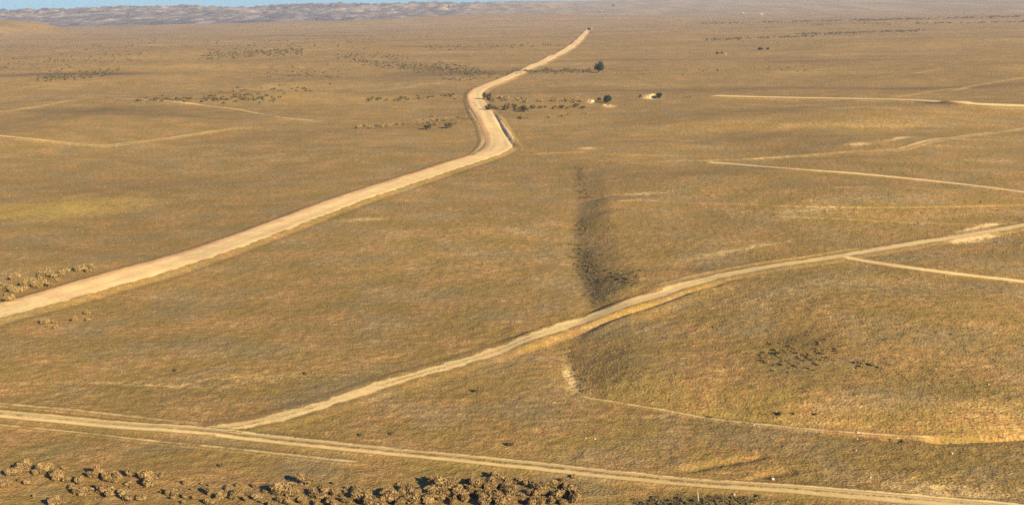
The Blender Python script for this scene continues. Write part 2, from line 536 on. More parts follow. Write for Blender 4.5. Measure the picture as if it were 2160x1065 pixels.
def ground_attrs(x, y):
    px, py = project(x, y)
    py = np.where(y > 5, py, 3000)
    pale = np.zeros(len(x)); dark = np.zeros(len(x)); och = np.zeros(len(x))
    for c in [(2065, 490, 50, 5, 1.1, -.16), (2050, 510, 60, 8, 1.0, -.1), (1810, 319, 30, 3, 1.0, 0), (1905, 304, 34, 4, .9, -.25),
              (2030, 183, 22, 2.5, .9, -.15), (150, 442, 170, 16, .42, -.08), (1240, 318, 26, 3, .8, 0), (1375, 206, 20, 5, 1.2, 0),
              (1285, 223, 16, 3, 1.0, 0), (1246, 213, 8, 4, 1.1, 0), (1360, 421, 80, 3, .6, -.02), (770, 465, 60, 4, .5, -.03),
              (1990, 1035, 170, 26, .55, .1), (560, 800, 170, 14, .4, -.05), (300, 812, 180, 5, .45, .04), (1212, 812, 26, 26, .6, 1.0), (1196, 785, 14, 22, .4, 0),
              (900, 250, 100, 3, .35, -.05), (880, 178, 120, 4, .3, -.1), (1690, 468, 130, 18, .3, 0), (1750, 640, 230, 50, .30, 0),
              (560, 330, 300, 22, .2, 0), (1000, 520, 330, 90, .12, 0), (1260, 30, 16, 2, .8, 0), (1920, 155, 120, 2, .4, -.12), (1640, 152, 120, 2.5, .35, 0),
              (2160, 880, 300, 25, .15, 0), (1560, 545, 150, 6, .55, -.2)]:
        pale += c[4] * patch(px, py, *c[:4], c[5])
    for c in [(1222, 372, 12, 24, .38, 0), (1222, 480, 18, 34, .26, 0), (1236, 560, 24, 40, .36, 0), (1262, 612, 26, 40, .40, 0), (1290, 560, 50, 50, .08, 0),
              (1690, 750, 90, 24, .36, .02), (1215, 760, 14, 34, .22, 0), (1225, 822, 16, 14, .3, .6), (1460, 1056, 90, 14, .40, -.02), (1600, 1052, 60, 8, .18, .02),
              (90, 605, 100, 22, .2, -.25), (880, 145, 120, 11, .16, .08), (450, 210, 130, 4, .22, 0), (520, 115, 120, 10, .14, .03),
              (1130, 150, 100, 3, .3, 0), (900, 265, 120, 6, .12, -.08), (150, 165, 150, 6, .12, 0), (1280, 870, 120, 6, .12, .1), (800, 106, 140, 2.5, .2, 0), (250, 245, 230, 26, .30, 0), (300, 560, 500, 90, .07, -.1), (500, 960, 800, 60, .10, .05), (900, 1040, 600, 40, .08, 0), (520, 195, 130, 12, .2, 0), (1000, 32, 20, 1.6, .4, 0), (1340, 150, 70, 3, .15, 0)]:  # the wide patch on the left hill face is its shading, painted in
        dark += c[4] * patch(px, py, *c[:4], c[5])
    for c in [(1560, 880, 110, 8, .5, .12), (1800, 895, 150, 8, .5, .04), (2060, 906, 150, 6, .5, -.02), (1500, 872, 40, 5, .6, .1), (30, 52, 70, 9, .8, .25), (1800, 600, 420, 110, .34, 0), (1950, 800, 260, 50, .20, 0), (120, 440, 230, 26, .85, -.05)]:
        och += c[4] * patch(px, py, *c[:4], c[5])
    # long far bands of darker and paler growth, lying across the plain
    d = np.hypot(x, y)
    far = sstep(350, 800, d)
    b1 = fbm(x / 260, y / 46, 41, 3)
    b2 = fbm(x / 70, y / 9, 43, 3) * sstep(1150, 1350, px) * sstep(200, 300, d) * (1 - sstep(600, 900, d))
    pale += np.clip(b2 - .22, 0, 1) * 1.1; dark += np.clip(-b2 - .2, 0, 1) * .6
    dark += far * np.clip(b1 - .12, 0, 1) * .65
    pale += far * np.clip(-b1 - .2, 0, 1) * .8
    return np.clip(pale, 0, 1.4), np.clip(dark, 0, 1.1), np.clip(och, 0, 1)


def build_ground():
    az = np.concatenate([np.linspace(-180, -40, 36, endpoint=False), np.linspace(-40, -26, 40, endpoint=False),
                         np.linspace(-26, 26, 1150, endpoint=False), np.linspace(26, 40, 40, endpoint=False), np.linspace(40, 180, 36, endpoint=False)])
    az = np.radians(az)
    depr = np.concatenate([np.linspace(86, 30, 18, endpoint=False), np.linspace(30, 1.6, 760, endpoint=False), np.linspace(1.6, .42, 110)])
    R = CAMH / np.tan(np.radians(depr))
    rr, aa = np.meshgrid(R, az, indexing='ij')
    x = (rr * np.sin(aa)).ravel(); y = (rr * np.cos(aa)).ravel()
    z = H(x, y)
    z = np.where(np.hypot(x, y) > 5200, z * (1 - sstep(5200, 6100, np.hypot(x, y))), z)
    nr, na = len(R), len(az)
    i = np.arange(nr - 1)[:, None] * na; j = np.arange(na)[None, :]; j2 = (j + 1) % na
    Fc = np.stack([i + j, i + j2, i + na + j2, i + na + j], -1).reshape(-1, 4)[:, ::-1]
    # centre cap
    V = np.stack([x, y, z], 1)
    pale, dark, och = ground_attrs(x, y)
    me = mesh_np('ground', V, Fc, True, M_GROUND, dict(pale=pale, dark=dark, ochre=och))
    o = add('ground', me)
    tag(o, 'dry tan and olive grassland plain rolling away to the hills', 'ground', kind='structure')


build_ground()

# ------------------------------------------------------------------ road ribbons
def ribbon(name, r, layer):
    P = r['xy']; hw = r['hw']
    T = np.gradient(P, axis=0); T /= np.maximum(np.hypot(T[:, 0], T[:, 1]), 1e-9)[:, None]
    for _ in range(4):
        T[1:-1] = .25 * T[:-2] + .5 * T[1:-1] + .25 * T[2:]
    T /= np.hypot(T[:, 0], T[:, 1])[:, None]
    N = np.stack([-T[:, 1], T[:, 0]], 1)
    nu = 21 if r['kind'] != 'graded' else 27
    K = 1.55
    nu = nu + 14
    ug = np.linspace(-1, 1, nu); u = ug * K
    hwv = np.full(len(P), hw)
    L = np.concatenate([[0], np.cumsum(np.hypot(*(P[1:] - P[:-1]).T))])
    hwv = hw * (1 + .10 * fbm(L / 14, L * 0 + 3, 51, 2))
    if r['kind'] == 'graded':   # the road widens through the double bend
        px, py = project(P[:, 0], P[:, 1])
        hwv = hw * (1 + .06 * vnoise(L / 7, L * 0, 53)) * (1 + .22 * np.exp(-((py - 290) / 30) ** 2))
    X = P[:, None, 0] + N[:, None, 0] * u[None] * hwv[:, None]
    Y = P[:, None, 1] + N[:, None, 1] * u[None] * hwv[:, None]
    d = np.hypot(X, Y)
    z = H(X, Y)
    lift = np.minimum(.03 + .0004 * d, .075 * hw + .02) + layer * .004
    prof = 1 - 1.3 * sstep(.45, 1.0, np.abs(ug))
    sink = sstep(0, 1.5 * r['hw'], L) * sstep(0, 1.5 * r['hw'], L[-1] - L)
    z = z + lift * prof[None] * sink[:, None] - (.12 + .0008 * d) * (1 - sink[:, None])
    au = np.abs(u)[None] + np.zeros_like(X); uu = u[None] + np.zeros_like(X)
    edge_n = .22 * fbm(X / 1.7, Y / 1.7, 61, 3)
    warm = np.zeros_like(X)
    kind = r['kind']
    if kind == 'graded':
        m = 1 - sstep(.60, .96, au + edge_n * .55)
        warm = .85 * sstep(.30, .75, uu + edge_n)               # reddish spoil on the far left shoulder
        warm -= .25 * np.exp(-((uu + .35) / .2) ** 2)
        m = m * 1.15 + .08
        m = m - .18 * np.exp(-((uu - .42) / .05) ** 2) * (fbm(L / 6, L * 0, 66, 2) > .05)[:, None]
    elif kind == 'lane':
        m = .95 * (1 - sstep(.30, .62, au + edge_n))
        m = m - .35 * np.exp(-(uu / .10) ** 2) * (.6 + 1.2 * vnoise(L / 8, L * 0, 67))[:, None]
        m = m + .22 * np.exp(-((au - .74) / .12) ** 2)
        if name == 'lane':
            px, py = project(X.ravel(), Y.ravel()); px = px.reshape(X.shape)
            m = m * (.75 + .25 * sstep(900, 1400, px))
        if name in ('far_track', 'middle_track', 'spur'):
            m = 1.25 * (1 - sstep(.45, .8, au + edge_n * .6))
    elif kind == 'two':
        m = np.exp(-((au - .40) / .20) ** 2) * .95 + .24 * (1 - sstep(.6, .9, au)) + edge_n * .6
        px, py = project(X.ravel(), Y.ravel()); px = px.reshape(X.shape)
        m = m + .22 * (1 - sstep(.5, .8, au)) * (1 - sstep(250, 520, px) + sstep(1500, 1750, px))
    elif kind == 'faint':
        m = .64 * (1 - sstep(.2, .7, au)) + edge_n * .8 + .35 * fbm(L / 14, L * 0, 68, 3)[:, None]
    else:
        m = (.16 if name in ('slope_trail', 'lower_trail') else .26) * (1 - sstep(.2, .8, au)) + edge_n * (.5 if name in ('slope_trail', 'lower_trail') else .8) + (.30 if name in ('slope_trail', 'lower_trail') else .40) * fbm(L / (18 * max(1, hw / 1.5)), L * 0, 69, 3)[:, None]
    stk = .5 + fbm(u[None] * 5 + .35 * vnoise(L / 30, L * 0, 81)[:, None], (L / 45)[:, None] + 0 * X, 82, 3) * .9 + .25 * vnoise((L / 3.1)[:, None] + 0 * X, u[None] * 1.5, 83)
    if kind == 'graded':
        stk = stk - .30 * np.exp(-((au - .26) / .07) ** 2) - .15 * np.exp(-(uu / .05) ** 2)
    ends = sstep(0, 5 * r['hw'], L) * sstep(0, 5 * r['hw'], L[-1] - L) if kind in ('faint', 'patchy') else np.ones(len(L))
    m = np.clip(m * ends[:, None], 0, 1.25)
    m = np.where(au > 1.12, 0, m)
    V = np.stack([X, Y, z], -1).reshape(-1, 3)
    n = len(P)
    i = np.arange(n - 1)[:, None] * nu; j = np.arange(nu - 1)[None]
    Fc = np.stack([i + j, i + j + 1, i + nu + j + 1, i + nu + j], -1).reshape(-1, 4)[:, ::-1]
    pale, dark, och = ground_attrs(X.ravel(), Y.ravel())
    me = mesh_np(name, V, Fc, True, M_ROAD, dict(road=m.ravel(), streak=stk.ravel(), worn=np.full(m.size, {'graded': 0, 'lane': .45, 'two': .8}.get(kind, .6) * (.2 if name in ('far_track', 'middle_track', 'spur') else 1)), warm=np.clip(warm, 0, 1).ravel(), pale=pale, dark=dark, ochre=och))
    o = add(name, me)
    tag(o, r['label'], name.replace('_', ' '), kind='structure')


for li, (nme, r) in enumerate(ROADS.items()):
    ribbon(nme, r, li)

# ------------------------------------------------------------------ distant hills
SKY = np.array([(-700, 34), (-300, 30), (0, 27), (100, 24), (200, 22), (280, 18), (340, 19), (380, 16), (440, 16), (490, 20), (540, 19), (600, 14), (680, 12),
                (740, 11), (800, 13), (850, 10), (900, 7), (1000, 9), (1100, 5), (1200, 4), (1260, 3), (1350, 0), (1500, -6), (1900, -14), (2160, -18), (2800, -30)], float)


def hills_h(x, y):
    R = np.hypot(x, y); A = np.arctan2(x, y)
    px = 1080 + F * np.tan(np.clip(A, -1, 1))
    hor = 30 - .01745 * px
    top = np.interp(px, SKY[:, 0], SKY[:, 1])
    elev = (hor - top) / F / np.cos(A)
    left = 1 - sstep(820, 1300, px)
    crest_r = 6400 + 700 * vnoise(np.degrees(A) / 7, A * 0, 71) + 1600 * (1 - left)
    crest = CAMH + elev * crest_r
    f = sstep(4100, 5000, R) * .25 + .75 * sstep(4700, crest_r, R) - .5 * sstep(crest_r, 9600, R)
    rid = 1 - 2 * np.abs(vnoise(x / 330, y / 420, 72)) - .45
    rid2 = 1 - 2 * np.abs(vnoise(x / 120, y / 160, 73)) - .5
    z = crest * f + (rid * 46 + rid2 * 22 + 44 * vnoise(x / 60, y / 75, 74) + 26 * vnoise(x / 28, y / 40, 75)) * f * (.12 + .88 * left) * sstep(4100, 4800, R)
    return np.minimum(z, CAMH + (elev + .0003 + .0036 * left * vnoise(np.degrees(A) / .33, R / 260, 76) + .0012 * left * vnoise(np.degrees(A) / .12, R / 200, 77)) * R) - 6.0 * (1 - sstep(3900, 4400, R)), left


def build_hills():
    az = np.radians(np.linspace(-34, 34, 900))
    rr = np.linspace(3900, 9600, 270)
    R, A = np.meshgrid(rr, az, indexing='ij')
    x = R * np.sin(A); y = R * np.cos(A)
    z, left = hills_h(x, y)
    na = len(az)
    i = np.arange(len(rr) - 1)[:, None] * na; j = np.arange(na - 1)[None]
    Fc = np.stack([i + j, i + j + 1, i + na + j + 1, i + na + j], -1).reshape(-1, 4)[:, ::-1]
    me = mesh_np('hills', np.stack([x, y, z], -1).reshape(-1, 3), Fc, True, M_HILL, dict(grassy=(1 - left).ravel()))
    tag(add('hills', me), 'low blue grey badland hills along the horizon', 'hills', kind='structure')


build_hills()

# ------------------------------------------------------------------ shrubs
def leaf_cloud(r, clumps, n, size, seed, flat=.8):
    """many small leaf faces spread through an uneven crown; returns verts, faces, tone"""
    g = np.random.default_rng(seed)
    V = []; T = []
    per = n // len(clumps)
    for (cx, cy, cz, cr) in clumps:
        tone0 = g.uniform(.15, .85)
        dirs = g.normal(size=(per, 3)); dirs /= np.linalg.norm(dirs, axis=1)[:, None]
        rad = cr * g.uniform(.35, 1.0, per) ** .5 * (1 + .38 * g.normal(size=per) * .7)
        c = dirs * rad[:, None] * np.array([1, 1, flat]) + np.array([cx, cy, cz])
        c[:, 2] = np.maximum(c[:, 2], .02)
        a = g.normal(size=(per, 3)); a /= np.linalg.norm(a, axis=1)[:, None]
        b = np.cross(a, dirs * .6 + g.normal(size=(per, 3)) * .5); b /= np.linalg.norm(b, axis=1)[:, None] + 1e-9
        s = size * g.uniform(.6, 1.5, per)[:, None]
        q = np.stack([c - a * s, c + b * s * .55, c + a * s, c - b * s * .55], 1)
        V.append(q.reshape(-1, 3)); T.append(np.repeat(np.clip(tone0 + g.normal(size=per) * .22, 0, 1), 4))
    V = np.concatenate(V); T = np.concatenate(T)
    return V, np.arange(len(V)).reshape(-1, 4), T


def twig_mesh(name, r, h, n, seed, mat, rad=.02):
    g = np.random.default_rng(seed); V = []; Fs = []
    for i in range(n):
        a = g.uniform(0, 6.28); l = g.uniform(.5, .95)
        p0 = np.array([0.06 * math.cos(a), .06 * math.sin(a), -.08]); p1 = np.array([r * l * math.cos(a) * .6, r * l * math.sin(a) * .6, h * l * .75])
        p2 = np.array([r * l * math.cos(a + .3) * .95, r * l * math.sin(a + .3) * .95, h * l])
        base = len(V)
        for p, w in ((p0, rad), (p1, rad * .65), (p2, rad * .25)):
            for k in range(5):
                V.append(p + w * np.array([math.cos(k * 1.2566), math.sin(k * 1.2566), 0]))
        for s in range(2):
            for k in range(5):
                Fs.append((base + s * 5 + k, base + s * 5 + (k + 1) % 5, base + s * 5 + 5 + (k + 1) % 5, base + s * 5 + 5 + k))
    return mesh_np(name, V, Fs, True, mat)


def shrub_clumps(seed, r, h):
    g = np.random.default_rng(seed)
    cl = [(0, 0, h * .45, r * .62)]
    for i in range(g.integers(5, 9)):
        a = g.uniform(0, 6.28); q = g.uniform(.35, .7) * r
        cl.append((q * math.cos(a), q * math.sin(a), h * g.uniform(.3, .72), r * g.uniform(.28, .45)))
    return cl


protos = []
for i in range(7):
    r, h = (.62, 1.0) if i < 5 else (.5, 1.25)
    V, Fc, T = leaf_cloud(r, shrub_clumps(100 + i, r, h), 1100, .092, 200 + i)
    fm = mesh_np('foliage', V, Fc, False, M_LEAF, dict(tone=T))
    protos.append((fm, twig_mesh('stems', r, h, 9, 300 + i, M_WOOD)))
far_protos = []
for i in range(5):
    V, Fc, T = leaf_cloud(.62, shrub_clumps(400 + i, .62, .9), 320, .12, 500 + i)
    far_protos.append(mesh_np('foliage', V, Fc, False, M_DARKLEAF, dict(tone=T)))
brown_protos = []
for m_ in far_protos:
    c_ = m_.copy(); c_.materials[0] = M_BROWNLEAF; brown_protos.append(c_)


def Hall(x, y):
    h = H(x, y); far = np.hypot(x, y) > 3900
    return np.where(far, np.maximum(h, hills_h(x, y)[0]), h) if far.any() else h


def place(px, py):
    if py < 60:      # march along the sight line: the slopes out there are nearly edge on
        d = ray(px, py); t_ = np.linspace(900, 9000, 3000)
        x, y, z = d[0] * t_, d[1] * t_, CAMH + d[2] * t_
        k = np.nonzero(Hall(x, y) >= z)[0]
        k = k[0] if len(k) else np.argmin(z - Hall(x, y))
        return float(x[k]), float(y[k]), float(Hall(x[k:k + 1], y[k:k + 1])[0])
    x, y, z = cast(np.array([px]), np.array([py]), H)
    return float(x[0]), float(y[0]), float(z[0])


g = np.random.default_rng(77)
# --- foreground shrubs with their parts: pixel of the foot and radius in metres
FG_A = [(28, 1003, .62), (49, 997, .7), (10, 1026, .55), (64, 1024, .55), (73, 1002, .5), (98, 996, .8), (112, 1006, .7), (122, 1013, .6), (138, 1018, .5),
        (149, 1033, .5), (163, 1041, .6), (178, 1046, .6), (169, 1021, .6), (195, 1008, .5), (208, 1006, .55), (228, 1014, .6), (250, 1014, .7), (239, 1018, .5),
        (276, 1006, .5), (308, 1009, .65), (318, 1028, .6), (224, 1041, .6), (235, 1048, .6), (262, 1055, .55), (276, 1057, .55), (299, 1056, .7),
        (133, 1063, .55), (115, 1068, .5)]
FG_B = [(355, 1046, .4), (373, 1045, .4), (392, 1052, .35), (366, 1054, .3), (442, 1043, .6), (467, 1054, .5), (447, 1063, .55), (484, 1049, .35), (500, 1050, .5),
        (520, 1056, .4), (542, 1056, .5), (560, 1039, .3), (604, 1042, .7), (640, 1023, .85), (622, 1044, .55), (660, 1046, .6), (676, 1052, .5),
        (689, 1044, .45), (704, 1044, .5), (680, 1035, .35), (596, 1059, .6), (613, 1063, .55), (640, 1061, .6), (627, 1056, .5), (751, 1039, .65), (757, 1053, .6),
        (771, 1058, .5), (733, 1061, .5), (693, 1063, .5), (665, 1066, .5), (706, 1068, .5), (576, 1068, .45)]
FG_C = [(813, 1050, .5), (818, 1041, .45), (831, 1058, .5), (906, 1012, .3), (930, 1033, .65), (944, 1035, .6), (963, 1017, .4), (975, 1037, .6), (1004, 1027, .7), (1017, 1027, .65),
        (1042, 1007, .6), (1051, 1017, .6), (1043, 1029, .65), (1032, 1031, .5), (973, 1047, .6), (930, 1056, .7), (914, 1043, .6), (881, 1041, .6),
        (890, 1054, .7), (865, 1043, .5), (851, 1041, .5), (824, 1057, .5), (1065, 1029, .6), (1074, 1037, .5), (1085, 1037, .5), (1101, 1023, .45), (1111, 1025, .5),
        (1132, 1033, .5), (1137, 1045, .6), (1152, 1045, .5), (1158, 1029, .55), (1181, 1051, .6), (1203, 1035, .65), (1206, 1045, .5), (1183, 1029, .5),
        (1211, 1060, .6), (1142, 1063, .6), (1105, 1057, .6), (1081, 1055, .6), (1063, 1047, .6), (1040, 1057, .7), (1017, 1055, .6), (1021, 1066, .6),
        (983, 1057, .6), (955, 1062, .6), (1165, 1062, .5), (1190, 1066, .5), (870, 1062, .6), (845, 1066, .6), (908, 1066, .6), (1122, 1066, .55), (1062, 1066, .55),
        (996, 1044, .5), (1120, 1044, .5), (987, 1016, .4), (1082, 1020, .45), (800, 1066, .5), (782, 1067, .5)]


def ordinal(n):
    return '%d%s' % (n, 'th' if 10 <= n % 100 <= 20 else {1: 'st', 2: 'nd', 3: 'rd'}.get(n % 10, 'th'))


made = 0
proto_roots = {}


def make_shrub(px, py, r, label, group):
    global made
    i = 5 + made % 2 if g.random() < .18 else made % 5
    made += 1
    x, y, z = place(px, py)
    s = r / .62 * g.uniform(.72, 1.3)
    if i not in proto_roots:
        root = empty('saltbush', (x, y, z))
        f = add('foliage', protos[i][0], root); w = add('stems', protos[i][1], root)
        proto_roots[i] = root
    else:
        src = proto_roots[i]
        root = src.copy(); COL.objects.link(root); root.location = (x, y, z)
        for ch in src.children:
            c = ch.copy(); COL.objects.link(c); c.parent = root
    root.rotation_euler = (0, 0, g.uniform(0, 6.28)); root.scale = (s * g.uniform(.9, 1.4), s * g.uniform(.8, 1.2), s * g.uniform(.75, 1.25))
    tag(root, label, 'shrub', group)


for lst, (xa, xb, ya, yb), n in ((FG_A, (0, 350, 990, 1062), 16), (FG_B, (380, 790, 1020, 1064), 20), (FG_C, (820, 1235, 1008, 1064), 22)):
    while n:      # stragglers thinning out around each group
        q = (int(g.uniform(xa, xb)), int(g.uniform(ya, yb)), round(g.uniform(.16, .32), 2))
        if min(abs(q[0] - p[0]) + abs(q[1] - p[1]) for p in lst) > 9:
            lst.append(q); n -= 1
for lst, clump in ((FG_A, 'the bottom left corner group'), (FG_B, 'the loose belt left of the dense thicket'), (FG_C, 'the dense thicket below the rutted track')):
    srt = sorted(lst)
    for k, (px, py, r) in enumerate(srt):
        big = 'large' if r > .66 else 'tiny' if r < .33 else 'small' if r < .48 else 'rounded'
        if px == 640 and r == .85:
            lab = 'largest pale round saltbush standing alone above the loose shrub belt'
        elif px == 1042 and py == 1007:
            lab = 'tall saltbush on the topmost point of the dense thicket below the rutted track'
        else:
            lab = '%s tan saltbush, %s from the left in %s' % (big, ordinal(k + 1), clump)
        make_shrub(px, py, r, lab, 'saltbushes along the bottom edge')

n_small = 0


def make_far(px, py, r, label, group, hs=1.0, name='desert_shrub'):
    global n_small
    x, y, z = place(px, py)
    me = (brown_protos if 'brown' in label or 'straw' in label else far_protos)[n_small % 5]; n_small += 1
    o = add(name, me)
    s = r / .62
    o.location = (x, y, z - .05 * r); o.rotation_euler = (0, 0, g.uniform(0, 6.28)); o.scale = (s, s * g.uniform(.85, 1.15), s * hs * g.uniform(.8, 1.15))
    tag(o, label, 'shrub', group)
    return o


def scatter_far(n, poly, r, label, group, hs=1.0):
    """n shrubs scattered inside a pixel quadrilateral given as centre line (x0,y0)-(x1,y1) and half thickness"""
    x0, y0, x1, y1, th = poly
    for k in range(n):
        t_ = g.uniform(0, 1)
        make_far(x0 + (x1 - x0) * t_, y0 + (y1 - y0) * t_ + g.normal() * th * .6, r * g.uniform(.6, 1.3), label, group, hs)


scatter_far(34, (0, 618, 130, 590, 17), .68, 'brown olive shrub in the patch above the left end of the graded road', 'shrubs above the graded road')
scatter_far(10, (85, 588, 190, 570, 8), .75, 'small brown shrub at the thin right end of the patch above the graded road', 'shrubs above the graded road')
scatter_far(13, (75, 690, 190, 668, 7), .5, 'small brown shrub in the short row below the left end of the graded road', 'shrubs below the graded road')
scatter_far(88, (1606, 757, 1778, 745, 24), .25, 'small brown shrub in the dark patch on the scrubby hillside right of the gully', 'shrubs of the hillside patch', .8)
scatter_far(10, (1800, 765, 1880, 772, 9), .25, 'small brown shrub trailing right of the dark hillside patch', 'shrubs of the hillside patch')
for q in [(1645, 876, .34, 'larger of the dark shrubs on the ochre bank at the foot of the scrubby hill'), (1674, 874, .2, 'smallest dark shrub just right of the largest on the ochre bank'),
          (1720, 876, .24, 'lone dark shrub at the right end of the three on the ochre bank'), (1640, 748, .45, 'darkest and widest shrub in the hillside patch right of the gully'),
          (467, 984, .3, 'lone tiny dark shrub on bare ground between the lower rut and the loose shrub belt'), (645, 790, .35, 'lone dark shrub above the climbing lane near its left end'),
          (370, 783, .3, 'lone small dark shrub in the grass left of the climbing lane'), (1005, 827, .36, 'lone dark shrub between the climbing lane and the foreground track'),
          (1076, 940, .36, 'lone dark shrub just above the rutted track at its middle'), (828, 916, .3, 'right one of two tiny dark shrubs above the rutted track'),
          (762, 919, .25, 'left one of two tiny dark shrubs above the rutted track'), (1500, 882, .3, 'straw coloured low shrub on the left end of the ochre bank')]:
    make_far(q[0], q[1], q[2], q[3], 'lone shrubs in the foreground grass')
for a in [(22, (745, 272, 880, 260, 3), .95), (22, (880, 262, 1000, 252, 8), 1.0)]:
    scatter_far(*a, 'brown shrub in the row left of the double bend of the graded road', 'shrubs left of the double bend', .8)
for q in [(901, 274, 1.9, 'darkest shrub at the front of the row left of the double bend'), (945, 271, 1.9, 'dark shrub at the front right of the row left of the double bend')]:
    make_far(*q, 'shrubs left of the double bend')
scatter_far(24, (1024, 210, 1245, 217, 4), 1.5, 'brown shrub in the upper row right of the double bend', 'shrubs right of the double bend', .8)
scatter_far(22, (1026, 231, 1240, 228, 3), 1.4, 'dark shrub in the lower row right of the double bend', 'shrubs right of the double bend', .8)
scatter_far(9, (1080, 253, 1240, 240, 2), 1.1, 'brown shrub in the short lowest row right of the double bend', 'shrubs right of the double bend', .8)
for q in [(1027, 212, 2.6, 'dark shrub hugging the road edge at the upper bend'), (1034, 233, 2.5, 'dark shrub hugging the road edge just below the upper bend'), (1106, 236, 2.2, 'darkest tall shrub in the lower row right of the double bend')]:
    make_far(*q, 'shrubs right of the double bend')

# ------------------------------------------------------------------ far scrub that reads as a mass
def scrub_mass():
    rows = [(740, 128, 860, 142, 6, 120, 1.5), (850, 140, 1010, 152, 10, 220, 1.6), (960, 152, 1080, 158, 4, 60, 1.5), (770, 214, 960, 203, 4, 46, 1.5),
            (930, 168, 1050, 166, 3, 26, 1.5), (290, 212, 590, 210, 5, 150, 1.5), (440, 205, 660, 190, 7, 90, 1.5), (420, 118, 640, 108, 8, 260, 2.0), (80, 165, 240, 155, 6, 160, 1.8),
            (1480, 50, 1900, 42, 1.5, 260, 3.2), (1800, 44, 2170, 35, 2, 230, 3.2), (1700, 53, 2170, 47, 1.5, 140, 3.0), (1490, 85, 1720, 77, 1.5, 110, 2.4), (1680, 74, 1950, 65, 1.5, 170, 2.6), (1080, 152, 1250, 150, 4, 110, 1.7),
            (700, 118, 860, 120, 5, 60, 1.8), (0, 140, 300, 120, 14, 150, 1.8), (560, 150, 720, 160, 12, 60, 1.4), (0, 100, 900, 80, 12, 200, 2.4), (900, 100, 1180, 96, 4, 90, 1.8),
            (1270, 155, 1700, 148, 5, 40, 1.2), (1219, 352, 1228, 420, 10, 30, .36), (1218, 460, 1238, 540, 20, 45, .30), (1226, 530, 1248, 590, 18, 120, .27), (1244, 580, 1264, 645, 14, 60, .22), (1300, 570, 1320, 600, 40, 60, .3),
            (1207, 730, 1212, 800, 5, 22, .2), (1222, 800, 1226, 836, 5, 16, .2), (1340, 1062, 1600, 1056, 8, 130, .26), (1015, 35, 1030, 34, 1, 10, 3)]
    V = []; Fs = []; T = []
    gg = np.random.default_rng(909); base = 0
    shapes = []
    for i in range(4):
        shapes.append(leaf_cloud(.62, shrub_clumps(700 + i, .62, .85), 70, .2, 710 + i))
    for (x0, y0, x1, y1, th, n, r) in rows:
        tt = gg.uniform(0, 1, n)
        # clustered along the row, not evenly spaced
        keep = vnoise(tt * max(4, abs(x1 - x0) / 30), tt * 0 + x0, 92) > -.12
        tt = np.where(keep, tt, np.clip(tt + gg.normal(size=n) * .06, 0, 1))
        px = x0 + (x1 - x0) * tt
        steep = abs(y1 - y0) > abs(x1 - x0)
        px = px + (gg.normal(size=n) * th * .8 if steep else 0)
        py = y0 + (y1 - y0) * tt + gg.normal(size=n) * (2 if steep else th * .6)
        x, y, z = cast(px, py, H)
        for k in range(n):
            sv, sf, st = shapes[gg.integers(4)]
            s = r / .62 * gg.uniform(.55, 1.3) * (.62 if y[k] > 420 else 1); a = gg.uniform(0, 6.28); c, q = math.cos(a), math.sin(a)
            W = np.stack([(sv[:, 0] * c - sv[:, 1] * q) * s + x[k], (sv[:, 0] * q + sv[:, 1] * c) * s + y[k], sv[:, 2] * s * .7 + z[k] - .05], 1)
            V.append(W); Fs.append(sf + base); T.append(np.clip(st * .6 + (.42 if y[k] < 420 else .3) + gg.normal() * .1, 0, 1)); base += len(W)
    me = mesh_np('scrub', np.concatenate(V), np.concatenate(Fs), False, M_DARKLEAF, dict(tone=np.concatenate(T)))
    tag(add('scrub', me), 'dark low scrub in rows and patches over the plain and in the gully', 'scrub', kind='stuff')


scrub_mass()

